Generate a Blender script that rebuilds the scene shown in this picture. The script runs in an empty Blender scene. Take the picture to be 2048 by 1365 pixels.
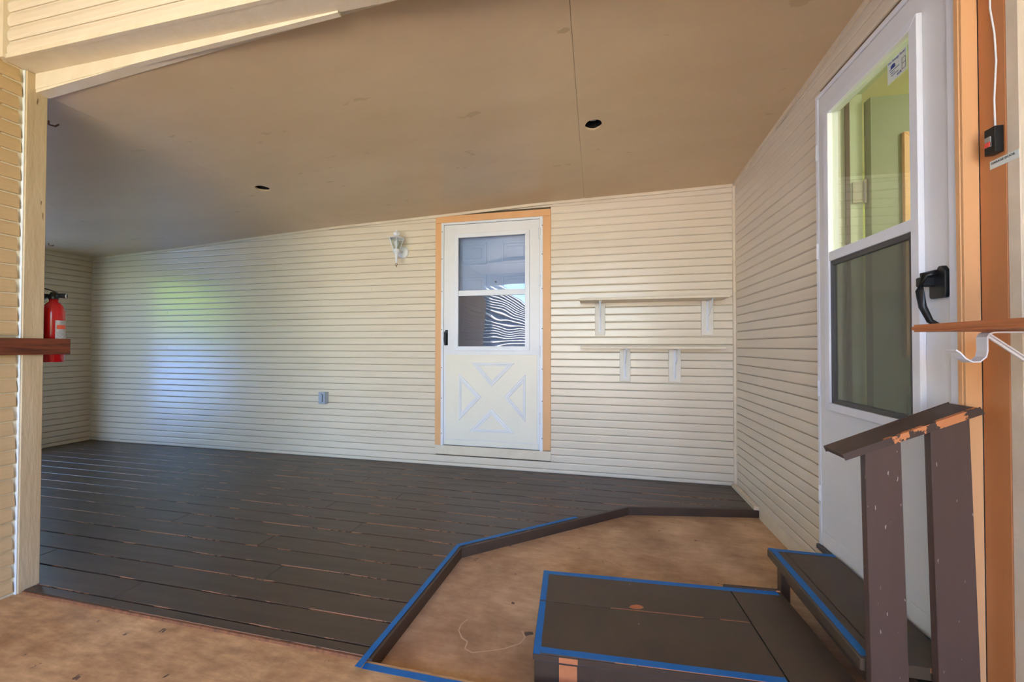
import bpy, bmesh, math, random
from mathutils import Vector, Matrix
random.seed(7)
scene = bpy.context.scene
C = scene.collection
PI = math.pi

# ---------------------------------------------------------------- camera
cam_d = bpy.data.cameras.new('camera'); cam = bpy.data.objects.new('camera', cam_d); C.objects.link(cam)
YAW, PITCH, ROLL = -0.2154, 0.0131, 0.0014
fw = Vector((math.sin(YAW)*math.cos(PITCH), math.cos(YAW)*math.cos(PITCH), math.sin(PITCH)))
rt = Vector((math.cos(YAW), -math.sin(YAW), 0)); up = rt.cross(fw)
r2 = rt*math.cos(ROLL)+up*math.sin(ROLL); u2 = up*math.cos(ROLL)-rt*math.sin(ROLL)
M = Matrix((r2, u2, -fw)).transposed().to_4x4(); M.translation = (-1.0795, -3.36, 1.0987)
cam.matrix_world = M
cam_d.sensor_width = 36; cam_d.lens = 772.467/2048*36; cam_d.clip_start = 0.02
scene.camera = cam

# ---------------------------------------------------------------- world, sun, exposure
w = bpy.data.worlds.new('sky'); scene.world = w; w.use_nodes = True
nt = w.node_tree; nt.nodes.clear()
sky = nt.nodes.new('ShaderNodeTexSky'); sky.sky_type = 'NISHITA'; sky.sun_disc = False
sky.sun_elevation = math.radians(58); sky.sun_rotation = math.radians(8); sky.dust_density = 1.2
hs = nt.nodes.new('ShaderNodeHueSaturation'); hs.inputs['Saturation'].default_value = 1.25; hs.inputs['Hue'].default_value = 0.514
bg = nt.nodes.new('ShaderNodeBackground'); bg.inputs['Strength'].default_value = 0.35
wo = nt.nodes.new('ShaderNodeOutputWorld')
nt.links.new(sky.outputs[0], hs.inputs['Color']); nt.links.new(hs.outputs[0], bg.inputs[0]); nt.links.new(bg.outputs[0], wo.inputs[0])
sun_d = bpy.data.lights.new('sun', 'SUN'); sun_d.energy = 11.0; sun_d.angle = 0.01; sun_d.color = (1, .935, .85)
sun = bpy.data.objects.new('sun', sun_d); C.objects.link(sun)
sun.rotation_euler = Vector((-0.52, -0.34, -0.78)).to_track_quat('-Z', 'Y').to_euler()
sun.location = (3, 3, 9)
def portal(name, loc, size, direction):
    d = bpy.data.lights.new(name, 'AREA'); d.shape = 'RECTANGLE'; d.size, d.size_y = size; d.cycles.is_portal = True
    o = bpy.data.objects.new(name, d); C.objects.link(o); o.location = loc
    o.rotation_euler = Vector(direction).to_track_quat('-Z', 'Z').to_euler(); return o
portal('garage_opening_portal', (-1.78, -5.42, 1.2), (3.7, 2.6), (0, 1, 0))
portal('porch_opening_portal', (-6.98, -1.24, 1.0), (1.15, 2.05), (1, 0, 0))
vs = scene.view_settings
vs.view_transform = 'Standard'; vs.look = 'None'; vs.gamma = 1; vs.exposure = 2.68; vs.use_curve_mapping = False
scene.cycles.max_bounces = 10; scene.cycles.diffuse_bounces = 6; scene.cycles.glossy_bounces = 4
scene.cycles.transparent_max_bounces = 12; scene.cycles.sample_clamp_indirect = 6

# ---------------------------------------------------------------- materials
def lin(c):
    return tuple((x/255/12.92 if x/255 <= .04045 else ((x/255+.055)/1.055)**2.4) for x in c[:3])+(1,)
MATS = {}
def mat(name, rgb, rough=.5, rgb2=None, scale=6, amt=.5, stretch=(1, 1, 1), bump=.0, bscale=60, spec=.5, metal=0,
        spots=None, sscale=30, sthr=.7, coords='Object', detail=6, coat=0, grain=0, gmin=.64):
    m = bpy.data.materials.new(name); m.use_nodes = True; t = m.node_tree; b = t.nodes['Principled BSDF']
    b.inputs['Roughness'].default_value = rough; b.inputs['Metallic'].default_value = metal
    b.inputs['Specular IOR Level'].default_value = spec; b.inputs['Coat Weight'].default_value = coat
    N = t.nodes.new; L = t.links.new
    tc = N('ShaderNodeTexCoord'); mp = N('ShaderNodeMapping'); mp.inputs['Scale'].default_value = stretch
    L(tc.outputs[coords], mp.inputs[0])
    if rgb2:
        n = N('ShaderNodeTexNoise'); n.inputs['Scale'].default_value = scale; n.inputs['Detail'].default_value = detail
        n.inputs['Roughness'].default_value = .62
        L(mp.outputs[0], n.inputs['Vector'])
        r = N('ShaderNodeValToRGB'); r.color_ramp.elements[0].position = .5-amt*.4; r.color_ramp.elements[1].position = .5+amt*.4
        r.color_ramp.elements[0].color = lin(rgb); r.color_ramp.elements[1].color = lin(rgb2)
        L(n.outputs[0], r.inputs[0]); col = r.outputs[0]
    else:
        rg = N('ShaderNodeRGB'); rg.outputs[0].default_value = lin(rgb); col = rg.outputs[0]
    if grain:
        n4 = N('ShaderNodeTexNoise'); n4.inputs['Scale'].default_value = grain; n4.inputs['Detail'].default_value = 8; n4.inputs['Roughness'].default_value = .7
        mg = N('ShaderNodeMapping'); mg.inputs['Rotation'].default_value = (0, 0, .75); mg.inputs['Scale'].default_value = (.9, 3.0, 1); L(tc.outputs[coords], mg.inputs[0]); L(mg.outputs[0], n4.inputs['Vector'])
        r4 = N('ShaderNodeValToRGB'); r4.color_ramp.elements[0].position = .36; r4.color_ramp.elements[1].position = .64
        r4.color_ramp.elements[0].color = (gmin, gmin*.94, gmin*.88, 1); r4.color_ramp.elements[1].color = (1, 1, 1, 1); L(n4.outputs[0], r4.inputs[0])
        m4 = N('ShaderNodeMix'); m4.data_type = 'RGBA'; m4.blend_type = 'MULTIPLY'; m4.inputs[0].default_value = 1; L(col, m4.inputs[6]); L(r4.outputs[0], m4.inputs[7]); col = m4.outputs[2]
    if spots:
        n2 = N('ShaderNodeTexNoise'); n2.inputs['Scale'].default_value = sscale; n2.inputs['Detail'].default_value = 4
        L(mp.outputs[0], n2.inputs['Vector'])
        r2_ = N('ShaderNodeValToRGB'); r2_.color_ramp.elements[0].position = sthr; r2_.color_ramp.elements[1].position = sthr+.02
        L(n2.outputs[0], r2_.inputs[0])
        mx = N('ShaderNodeMix'); mx.data_type = 'RGBA'; L(r2_.outputs[0], mx.inputs[0]); L(col, mx.inputs[6]); mx.inputs[7].default_value = lin(spots)
        col = mx.outputs[2]
    L(col, b.inputs['Base Color'])
    if bump:
        n3 = N('ShaderNodeTexNoise'); n3.inputs['Scale'].default_value = bscale; n3.inputs['Detail'].default_value = 5
        L(mp.outputs[0], n3.inputs['Vector'])
        bp = N('ShaderNodeBump'); bp.inputs['Strength'].default_value = bump; bp.inputs['Distance'].default_value = .004
        L(n3.outputs[0], bp.inputs['Height']); L(bp.outputs[0], b.inputs['Normal'])
    MATS[name] = m; return m
def glassmat(name, tint, gloss, rough=0.0, ior=1.5, wave=0, body=None, cover=0):
    m = bpy.data.materials.new(name); m.use_nodes = True; t = m.node_tree; t.nodes.clear(); N = t.nodes.new; L = t.links.new
    o = N('ShaderNodeOutputMaterial'); tr = N('ShaderNodeBsdfTransparent'); tr.inputs[0].default_value = tint
    gl = N('ShaderNodeBsdfGlossy'); gl.inputs['Roughness'].default_value = rough
    fr = N('ShaderNodeFresnel'); fr.inputs[0].default_value = ior
    mu = N('ShaderNodeMath'); mu.operation = 'MULTIPLY'; mu.inputs[1].default_value = gloss; mu.use_clamp = True
    mx = N('ShaderNodeMixShader'); ge = N('ShaderNodeNewGeometry'); bf = N('ShaderNodeMath'); bf.operation = 'SUBTRACT'; bf.inputs[0].default_value = 1; L(ge.outputs['Backfacing'], bf.inputs[1])
    mb = N('ShaderNodeMath'); mb.operation = 'MULTIPLY'; L(mu.outputs[0], mb.inputs[0]); L(bf.outputs[0], mb.inputs[1])
    L(fr.outputs[0], mu.inputs[0]); L(mb.outputs[0], mx.inputs[0]); 
    if body:
        df = N('ShaderNodeBsdfDiffuse'); df.inputs[0].default_value = lin(body); ms = N('ShaderNodeMixShader'); ms.inputs[0].default_value = cover
        L(tr.outputs[0], ms.inputs[1]); L(df.outputs[0], ms.inputs[2]); L(ms.outputs[0], mx.inputs[1])
    else: L(tr.outputs[0], mx.inputs[1])
    L(gl.outputs[0], mx.inputs[2])
    L(mx.outputs[0], o.inputs[0])
    if wave:
        tc = N('ShaderNodeTexCoord'); n = N('ShaderNodeTexNoise'); n.inputs['Scale'].default_value = 5; n.inputs['Detail'].default_value = 0
        bp = N('ShaderNodeBump'); bp.inputs['Strength'].default_value = wave; bp.inputs['Distance'].default_value = .004
        L(tc.outputs['Object'], n.inputs['Vector']); L(n.outputs[0], bp.inputs['Height']); L(bp.outputs[0], gl.inputs['Normal'])
    MATS[name] = m; return m
def wornmat(name, base, base2, raw, edge=.05, thr=.5, rough=.42, axis=1, streak=(1, 1, 1), chips=.78, both=True):
    """painted timber whose arrises have worn to bare wood: wear sits on the board's own edges"""
    m = bpy.data.materials.new(name); m.use_nodes = True; t = m.node_tree; b = t.nodes['Principled BSDF']; N = t.nodes.new; L = t.links.new
    b.inputs['Roughness'].default_value = rough
    tc = N('ShaderNodeTexCoord'); sp = N('ShaderNodeSeparateXYZ'); L(tc.outputs['Generated'], sp.inputs[0])
    g = sp.outputs[axis]
    a1 = N('ShaderNodeMath'); a1.operation = 'SUBTRACT'; L(g, a1.inputs[0]); a1.inputs[1].default_value = .5
    a2 = N('ShaderNodeMath'); a2.operation = 'ABSOLUTE' if both else 'MULTIPLY'; L(a1.outputs[0], a2.inputs[0]); 
    if not both: a2.inputs[1].default_value = -1
    a3 = N('ShaderNodeMath'); a3.operation = 'GREATER_THAN'; L(a2.outputs[0], a3.inputs[0]); a3.inputs[1].default_value = .5-edge
    mp = N('ShaderNodeMapping'); mp.inputs['Scale'].default_value = streak; L(tc.outputs['Object'], mp.inputs[0])
    n = N('ShaderNodeTexNoise'); n.inputs['Scale'].default_value = 3.2; n.inputs['Detail'].default_value = 8; n.inputs['Roughness'].default_value = .65; L(mp.outputs[0], n.inputs['Vector'])
    n2 = N('ShaderNodeTexNoise'); n2.inputs['Scale'].default_value = 45; n2.inputs['Detail'].default_value = 3; L(mp.outputs[0], n2.inputs['Vector'])
    w1 = N('ShaderNodeMath'); w1.operation = 'GREATER_THAN'; L(n.outputs[0], w1.inputs[0]); w1.inputs[1].default_value = thr
    w2 = N('ShaderNodeMath'); w2.operation = 'MULTIPLY'; L(w1.outputs[0], w2.inputs[0]); L(a3.outputs[0], w2.inputs[1])
    r = N('ShaderNodeValToRGB'); r.color_ramp.elements[0].position = .3; r.color_ramp.elements[1].position = .7
    r.color_ramp.elements[0].color = lin(base); r.color_ramp.elements[1].color = lin(base2); L(n.outputs[0], r.inputs[0])
    mx = N('ShaderNodeMix'); mx.data_type = 'RGBA'; L(w2.outputs[0], mx.inputs[0]); L(r.outputs[0], mx.inputs[6]); mx.inputs[7].default_value = lin(raw)
    c2 = N('ShaderNodeMath'); c2.operation = 'GREATER_THAN'; L(n2.outputs[0], c2.inputs[0]); c2.inputs[1].default_value = chips
    mx2 = N('ShaderNodeMix'); mx2.data_type = 'RGBA'; L(c2.outputs[0], mx2.inputs[0]); L(mx.outputs[2], mx2.inputs[6]); mx2.inputs[7].default_value = lin((170, 160, 150))
    L(mx2.outputs[2], b.inputs['Base Color'])
    rr = N('ShaderNodeMapRange'); rr.inputs[3].default_value = rough-.08; rr.inputs[4].default_value = rough+.14; L(n.outputs[0], rr.inputs[0]); L(rr.outputs[0], b.inputs['Roughness'])
    bp = N('ShaderNodeBump'); bp.inputs['Strength'].default_value = .10; bp.inputs['Distance'].default_value = .002; L(n2.outputs[0], bp.inputs['Height']); L(bp.outputs[0], b.inputs['Normal'])
    MATS[name] = m; return m

mat('cream', (222, 210, 190), .22, (214, 199, 176), 2.2, .6, (.6, 1, 6), bump=.10, bscale=40)
mat('cream_trim', (222, 209, 187), .45, (210, 194, 167), 9, .6, bump=.25, bscale=45, spots=(150, 120, 84), sscale=26, sthr=.76)
mat('ceiling_paint', (208, 184, 150), .32, (192, 166, 130), 1.3, .5, (.5, 1.2, 1), bump=.12, bscale=25, spots=(184, 160, 124), sscale=9, sthr=.69)
mat('siding_warm_bounce', (206, 176, 134), .85, (190, 158, 116), 5, .6, (.5, 1, 5), bump=.15, bscale=40, spots=(140, 104, 70), sscale=22, sthr=.72, spec=.15)  # tan base colour carries the warm bounce light on the garage siding
mat('post_warm_bounce', (204, 182, 150), .5, (186, 160, 124), 5, .5, (3, 3, .5), bump=.5, bscale=22, spots=(120, 92, 66), sscale=24, sthr=.73)  # post tone has warm bounce light mixed into its weathered paint
mat('plate_white', (222, 216, 204), .5, (212, 204, 188), 12, .6, bump=.2)
mat('joint_dark', (88, 76, 58), .9)
mat('orange_paint', (224, 174, 124), .5, (214, 160, 106), 7, .8, (1, 1, .3), bump=.15, spots=(120, 72, 40), sscale=40, sthr=.78)
mat('orange_post', (196, 132, 82), .5, (180, 116, 66), 5, .8, (1, 1, .25), bump=.15)
mat('white_metal', (226, 228, 232), .35, (218, 220, 226), 5, .6)
mat('white_door', (226, 226, 226), .4, (216, 216, 216), 5, .7)
mat('cream_door', (230, 224, 206), .42, (222, 216, 200), 4, .8)
mat('inner_white', (206, 214, 226), .45, (198, 206, 220), 4, .5)
mat('black_plastic', (22, 23, 25), .35)
mat('grey_metal', (168, 176, 190), .4, metal=.3)
mat('dark_frame', (70, 68, 68), .45)
mat('concrete', (240, 198, 142), .7, (184, 138, 92), 2.6, .5, (1.25, .8, 1), bump=.35, bscale=30, spots=(104, 80, 62), sscale=17, sthr=.70, detail=9, grain=9)
mat('concrete_inset', (228, 190, 148), .65, (166, 130, 94), 3.4, .5, bump=.3, bscale=35, spots=(96, 78, 66), sscale=13, sthr=.70, detail=9, grain=11, gmin=.8)
mat('dark_paint', (80, 64, 52), .42, (66, 52, 42), 6, .6, bump=.15, spots=(120, 108, 100), sscale=60, sthr=.74)
mat('reflection_backing_blue', (60, 70, 96), .7)
mat('deck_base', (40, 33, 28), .8)
mat('tape_blue', (10, 114, 186), .55, (8, 102, 170), 20, .5, bump=.1)
mat('red_wood', (134, 66, 38), .5, (62, 26, 14), 3.0, .55, (1, 2, 26), bump=.3, detail=4)
mat('shelf_wood', (206, 128, 72), .45, (146, 80, 38), 4.0, .8, (14, 1, 40), bump=.15)
mat('raw_edge', (164, 104, 66), .7, (96, 60, 40), 14, .6, (3, 1, 1), bump=.3)
mat('raw_wood', (205, 132, 84), .7, (176, 98, 56), 20, .8, bump=.2)
mat('red_enamel', (196, 10, 24), .22, coat=.4)
mat('label_paper', (206, 204, 200), .5, (150, 158, 170), 90, .35, (1, 1, 3))
mat('label_red', (226, 92, 60), .5)
mat('sage', (120, 134, 104), .5, (112, 126, 98), 3, .6)
mat('sage_jamb', (190, 200, 178), .5, (176, 188, 164), 3, .6, (1, 1, .3))
mat('lime_wall', (206, 214, 128), .8, (196, 204, 116), 60, .6, bump=.5, bscale=120)
mat('brown_stripe', (60, 52, 46), .6)
mat('house_floor', (128, 104, 78), .6)
mat('lawn', (108, 134, 70), .9, (86, 108, 52), 1.5, .9, bump=.6, bscale=8)
mat('driveway', (204, 194, 180), .8, (190, 180, 166), 2, .8)
mat('paving_bounce_blue', (96, 124, 196), .6, (84, 110, 180), 5, .6)
mat('bounce_shed_blue', (132, 172, 252), .55, (122, 160, 244), 3, .5)
mat('bounce_hedge', (124, 164, 66), .8, (84, 124, 42), 6, .6, bump=.8, bscale=14)
mat('roof_top', (120, 112, 104), .9)
mat('plaster', (216, 204, 178), .7)
mat('blue_ink', (30, 58, 132), .5); mat('black_ink', (40, 42, 46), .6); mat('sticker', (214, 222, 214), .4)
mat('button_grey', (150, 146, 140), .5); mat('button_red', (232, 84, 72), .4)
mat('rust', (104, 66, 44), .8); mat('steel', (150, 150, 146), .35, metal=.8)
mat('bulb', (214, 216, 226), .2); mat('copper_wire', (150, 84, 50), .5)
mat('can_dark', (26, 20, 18), .8)
glassmat('glass', (.95, .97, .96, 1), 3.2)
glassmat('glass_wavy', (.84, .89, .96, 1), 2.6, wave=.35)
glassmat('screen', (.62, .64, .62, 1), .8, .1, body=(118, 118, 112), cover=.5)
glassmat('screen_light', (.66, .70, .78, 1), 3.2, .0, wave=.45, body=(70, 82, 104), cover=.35)
glassmat('lamp_glass', (.86, .90, .86, 1), 1.5)
wornmat('deck_paint', (84, 68, 54), (70, 56, 44), (164, 120, 88), .024, .515, .33, 1, (.5, 6, 1), .80)
wornmat('step_paint', (84, 69, 53), (74, 60, 46), (170, 114, 76), .006, .52, .42, 1, (1, 1, 1), .77)
wornmat('rail_paint', (78, 62, 54), (66, 52, 46), (206, 132, 82), .16, .50, .45, 1, (1.2, 1, 1), .80, both=False)
wornmat('post_paint', (92, 72, 64), (80, 62, 54), (150, 110, 90), .004, .6, .42, 0, (3, 3, .5), .70)

# ---------------------------------------------------------------- helpers
def link(name, bm, m, parent=None, smooth=False):
    me = bpy.data.meshes.new(name); bmesh.ops.recalc_face_normals(bm, faces=bm.faces); bm.to_mesh(me); bm.free()
    if m: me.materials.append(MATS[m])
    if smooth: me.polygons.foreach_set('use_smooth', [True]*len(me.polygons))
    o = bpy.data.objects.new(name, me); C.objects.link(o)
    if parent: o.parent = parent
    return o
def place(o, loc=(0, 0, 0), rz=0):
    o.location = loc; o.rotation_euler = (0, 0, rz); return o
def tag(o, label=None, cat=None, group=None, kind=None):
    if label: o['label'] = label
    if cat: o['category'] = cat
    if group: o['group'] = group
    if kind: o['kind'] = kind
    return o
def empty(name, loc=(0, 0, 0), rz=0, parent=None):
    o = bpy.data.objects.new(name, None); C.objects.link(o); o.location = loc; o.rotation_euler = (0, 0, rz)
    o.empty_display_size = .1
    if parent: o.parent = parent
    return o
def addbox(bm, lo, hi, bev=0):
    g = bmesh.ops.create_cube(bm, size=1); vs_ = g['verts']
    for v in vs_:
        v.co = Vector(((lo[i]+hi[i])/2+v.co[i]*(hi[i]-lo[i]) for i in range(3)))
    if bev:
        es = list({e for v in vs_ for e in v.link_edges})
        bmesh.ops.bevel(bm, geom=es, offset=min(bev, min(abs(hi[i]-lo[i]) for i in range(3))*.45), segments=1, affect='EDGES', clamp_overlap=True)
def box(name, lo, hi, m, parent=None, bev=0):
    """box in world (or parent) axes; the object's origin is the box centre, so object textures stay at true scale"""
    c = [(lo[i]+hi[i])/2 for i in range(3)]
    bm = bmesh.new(); addbox(bm, [lo[i]-c[i] for i in range(3)], [hi[i]-c[i] for i in range(3)], bev)
    o = link(name, bm, m, parent); o.location = c; return o
def boxes(name, lst, m, parent=None, bev=0):
    bm = bmesh.new()
    for lo, hi in lst: addbox(bm, lo, hi, bev)
    return link(name, bm, m, parent)
def prism(bm, pts, d, axis=2, lo=0):
    """extrude a closed polygon pts (2-D) along axis from lo by d"""
    def p3(p, h): 
        if axis == 2: return (p[0], p[1], h)
        if axis == 1: return (p[0], h, p[1])
        return (h, p[0], p[1])
    a = [bm.verts.new(p3(p, lo)) for p in pts]; b = [bm.verts.new(p3(p, lo+d)) for p in pts]
    n = len(pts)
    bm.faces.new(a); bm.faces.new(b[::-1])
    for i in range(n): bm.faces.new((a[i], a[(i+1) % n], b[(i+1) % n], b[i]))
def ppoly(name, pts, lo, hi, m, parent=None, axis=2):
    bm = bmesh.new(); prism(bm, pts, hi-lo, axis, lo); return link(name, bm, m, parent)
def lathe(bm, prof, cx=0, cy=0, seg=24, cap=True):
    rings = []
    for r, z in prof:
        rings.append([bm.verts.new((cx+r*math.cos(2*PI*i/seg), cy+r*math.sin(2*PI*i/seg), z)) for i in range(seg)])
    for a, b in zip(rings, rings[1:]):
        for i in range(seg): bm.faces.new((a[i], a[(i+1) % seg], b[(i+1) % seg], b[i]))
    if cap: bm.faces.new(rings[0][::-1]); bm.faces.new(rings[-1])
def tube(bm, pts, r, seg=8, flat=None):
    pts = [Vector(p) for p in pts]; rings = []
    for i, p in enumerate(pts):
        d = (pts[min(i+1, len(pts)-1)]-pts[max(i-1, 0)]).normalized()
        a = Vector((0, 0, 1)) if abs(d.z) < .9 else Vector((1, 0, 0))
        x = d.cross(a).normalized(); y = d.cross(x)
        rr = r[i] if isinstance(r, (list, tuple)) else r
        rings.append([bm.verts.new(p+(x*math.cos(2*PI*k/seg)+y*math.sin(2*PI*k/seg))*rr) for k in range(seg)])
    for a, b in zip(rings, rings[1:]):
        for k in range(seg): bm.faces.new((a[k], a[(k+1) % seg], b[(k+1) % seg], b[k]))
    bm.faces.new(rings[0]); bm.faces.new(rings[-1][::-1])
def strap(bm, pts, half, thick, axis=1):
    """flat metal strap following pts in the X-Z plane, 2*half wide along Y"""
    pts = [Vector((p[0], p[1])) for p in pts]; L_, R_ = [], []
    for i, p in enumerate(pts):
        d = (pts[min(i+1, len(pts)-1)]-pts[max(i-1, 0)]).normalized(); n = Vector((-d.y, d.x))*thick/2
        L_.append(p+n); R_.append(p-n)
    poly = [(q.x, q.y) for q in L_]+[(q.x, q.y) for q in R_[::-1]]
    n = len(L_)
    va = [[bm.verts.new((q.x, s*half, q.y)) for q in L_] for s in (-1, 1)]
    vb = [[bm.verts.new((q.x, s*half, q.y)) for q in R_] for s in (-1, 1)]
    for i in range(n-1):
        bm.faces.new((va[0][i], va[0][i+1], va[1][i+1], va[1][i])); bm.faces.new((vb[0][i], vb[1][i], vb[1][i+1], vb[0][i+1]))
        bm.faces.new((va[0][i], vb[0][i], vb[0][i+1], va[0][i+1])); bm.faces.new((va[1][i], va[1][i+1], vb[1][i+1], vb[1][i]))
    for i in (0, n-1): bm.faces.new((va[0][i], va[1][i], vb[1][i], vb[0][i]))
def textobj(name, s, size, m, parent, mat4):
    cu = bpy.data.curves.new(name, 'FONT'); cu.body = s; cu.size = size; cu.extrude = .0002; cu.align_x = 'LEFT'
    cu.resolution_u = 3
    o = bpy.data.objects.new(name, cu); C.objects.link(o)
    dg = bpy.context.evaluated_depsgraph_get(); me = bpy.data.meshes.new_from_object(o.evaluated_get(dg)); bpy.data.objects.remove(o)
    me.materials.clear(); me.materials.append(MATS[m]); me.transform(mat4)
    o = bpy.data.objects.new(name, me); C.objects.link(o); o.parent = parent; return o

# ---------------------------------------------------------------- shared measures
S = .0635                       # siding exposure
XL, XG = -6.84, -3.62           # porch end wall, garage side wall
YG = -5.3                       # garage mouth
ZB = [(-6.84, 2.115), (-5.67, 2.162), (-4.63, 2.224), (-3.62, 2.276), (-2.55, 2.31), (-1.564, 2.352), (-.644, 2.368), (0.2, 2.386)]
def zb(x):
    for (a, za), (b, zb_) in zip(ZB, ZB[1:]):
        if x <= b: return za+(zb_-za)*(x-a)/(b-a)
    return ZB[-1][1]
def zc(x, y): return zb(x)+(-y)*.07*max(0, 1+x/3.3)
_bc = {}
def board_mesh(length, h=S, full=False):
    key = (round(length, 4), round(h, 4), full)
    if key not in _bc:
        pr = [(0, .0005), (-.006, .0005), (-.0065, .0025), (-.0105, .0045), (-.0125, .008), (-.0128, .84*h), (-.0124, .89*h), (-.0114, .93*h), (-.0095, .962*h), (-.0085, h-.0018), (-.001, h-.0018), (0, h-.0018)]
        if full: pr = [(0, .0005), (-.0200, .0005), (-.0215, .0022), (-.0220, .008), (-.0205, .026), (-.0165, .046), (-.0105, h-.0006), (0, h-.0006)]
        if full == 'cove': pr = [(0, .0005), (-.006, .0005), (-.0105, .0045), (-.0125, .008), (-.0128, .52*h), (-.0105, .66*h), (-.0070, .80*h), (-.0045, .92*h), (-.004, h-.002), (0, h-.002)]
        bm = bmesh.new(); prism(bm, pr, length, 0, 0)
        me = bpy.data.meshes.new('siding_board'); bmesh.ops.recalc_face_normals(bm, faces=bm.faces); bm.to_mesh(me); bm.free()
        me.materials.append(MATS['siding_warm_bounce' if full is True else 'cream']); _bc[key] = me
    return _bc[key]
def board(parent, loc, length, rz=0, h=S, full=False):
    o = bpy.data.objects.new('siding_board', board_mesh(length, h, full)); C.objects.link(o); o.parent = parent
    o.location = loc; o.rotation_euler = (0, 0, rz)
    return o

# ================================================================ STRUCTURE
# ---- back wall
wb = boxes('wall_back', [((XL-.15, 0, -.1), (-2.47, .14, 2.6)), ((-1.54, 0, -.1), (.15, .14, 2.6)), ((-2.47, 0, -.1), (-1.54, .14, .19)), ((-2.47, 0, 2.23), (-1.54, .14, 2.6))], 'joint_dark')
tag(wb, 'long cream back wall of narrow horizontal siding boards behind the dark deck', kind='structure')
for k in range(-1, 37):
    z = (k+.5)*S; h = S
    if k < 0: z, h = 0.0, .5*S
    jx = random.uniform(-.0008, .0008)
    xs = XL
    while zc(xs, 0) < z+.004 and xs < 0: xs += .05
    segs = [(xs, -.012)] if z < .09 else [(xs, -2.535), (-1.467, -.012)]
    if z > 2.29: segs = [(xs, -.012)]
    for a, b_ in segs:
        if b_-a > .05:
            if b_-a > 3.6:      # real boards come in lengths: butt joint
                c_ = random.choice([-3.75, -4.3, -5.1, -5.7, -3.2])
                c_ = max(a+.3, c_)
                board(wb, (a, jx, z), c_-a-.0008, 0, h); board(wb, (c_, jx+random.uniform(-.0006, .0006), z), b_-c_, 0, h)
            else: board(wb, (a, jx, z), b_-a, 0, h)
# ---- right wall (porch and garage side)
D2A, D2B = -1.205, -1.965      # door opening in Y
wr = boxes('wall_right', [((0, D2A, -.1), (.14, .0, 2.8)), ((.031, D2B-.12, -.1), (.14, D2B, 2.8)), ((.05, YG, -.1), (.14, D2B-.12, 2.8)),
                          ((0, D2B, -.1), (.14, D2A, .125)), ((0, D2B, 2.32), (.14, D2A, 2.8))], 'joint_dark')
tag(wr, 'cream sided side wall that holds the white glazed storm door', kind='structure')
for k in range(0, 40):
    z = .006+k*S
    full = z > 2.345
    board(wr, (random.uniform(-.0007, .0007), -.012, z), (2.09 if full else 1.185-.0), -PI/2)
for k in range(0, 42):         # garage side, past the casing
    z = -.012+k*S
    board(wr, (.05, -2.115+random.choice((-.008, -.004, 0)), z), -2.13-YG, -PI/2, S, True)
# ---- porch end wall with the opening to the garden
OY0, OY1, OZ = -.68, -1.80, 2.0
wl = boxes('wall_left', [((XL-.14, OY0, -.1), (XL, .14, 2.5)), ((XL-.14, -2.2, -.1), (XL, OY1, 2.5)), ((XL-.14, OY1, OZ), (XL, OY0, 2.5))], 'joint_dark')
tag(wl, 'short shaded cream sided end wall beyond the fire extinguisher', kind='structure')
for k in range(-1, 34):
    z = (k+.66)*S; h = S
    if k < 0: z, h = 0.0, .66*S
    board(wl, (XL, OY0, z), -OY0-.012, PI/2, h); board(wl, (XL, -2.07, z), 2.07+OY1, PI/2, h)
# ---- hidden front wall of the porch and the garage side wall
wf = box('wall_front', (XL-.14, -2.2, -.1), (XG-.0, -2.075, 2.6), 'plaster'); tag(wf, 'porch front wall hidden behind the garage corner post', kind='structure')
YW = YG
wg = boxes('wall_garage', [((XG-.12, YW, -.1), (XG-.012, -2.16, 2.75))], 'joint_dark'); tag(wg, 'garage wall siding tinted tan for warm bounce light, beside the corner post', kind='structure')
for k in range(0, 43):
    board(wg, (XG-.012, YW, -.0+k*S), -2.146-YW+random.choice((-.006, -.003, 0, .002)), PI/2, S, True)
# corner post board of the opening
post = empty('corner_post', (XG, -2.1, -.012)); tag(post, 'weathered cream painted corner post at the edge of the porch opening', 'post')
box('post_board', (-.02, -.035, 0), (.02, .034, 2.36), 'post_warm_bounce', post, .002)
box('caulk_bead', (.0, -.0395, 0), (.014, -.0352, 2.36), 'white_door', post, .001)
# ---- header over the opening
hd = box('wall_header', (XG-.0, -2.19, 2.35), (.06, -2.10, 2.80), 'cream_trim'); tag(hd, 'cream header beam over the porch opening with siding above', kind='structure')
for k in range(0, 7):
    board(hd, (XG+.03-((XG+.06)/2), -.045, 2.368+k*S-2.575), .06-XG-.03, 0, S, 'cove')
for o in hd.children: pass
tr = empty('trim_1', (0, 0, 0)); tag(tr, 'thin cream filler strip tapering along the header soffit', kind='structure')
bm = bmesh.new(); prism(bm, [(XG+.02, 2.352), (XG+.02, 2.278), (-2.75, 2.316), (-2.02, 2.343), (-2.02, 2.352)], .02, 1, -2.108); link('filler_strip', bm, 'cream_trim', tr)
def trimseg(x0, x1, name):
    bm = bmesh.new(); prism(bm, [(x0, zc(x0, -2.07)-.013), (x1, zc(x1, -2.07)-.013), (x1, zc(x1, -2.07)+.02), (x0, zc(x0, -2.07)+.02)], .044, 1, -2.106); link(name, bm, 'cream_trim', tr)
trimseg(XG+.02, -2.155, 'edge_batten'); trimseg(-2.15, .0, 'edge_batten')
cb = box('trim_2', (XG-.0, -2.215, 2.35), (XG+.032, -2.1905, 2.80), 'cream_trim'); tag(cb, 'narrow tan corner board where header meets garage wall', kind='structure')
hb = box('trim_3', (XG, -2.206, 2.349), (.06, -2.19, 2.368), 'cream_trim'); tag(hb, 'cream drip strip along the bottom of the header siding', kind='structure')

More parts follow.
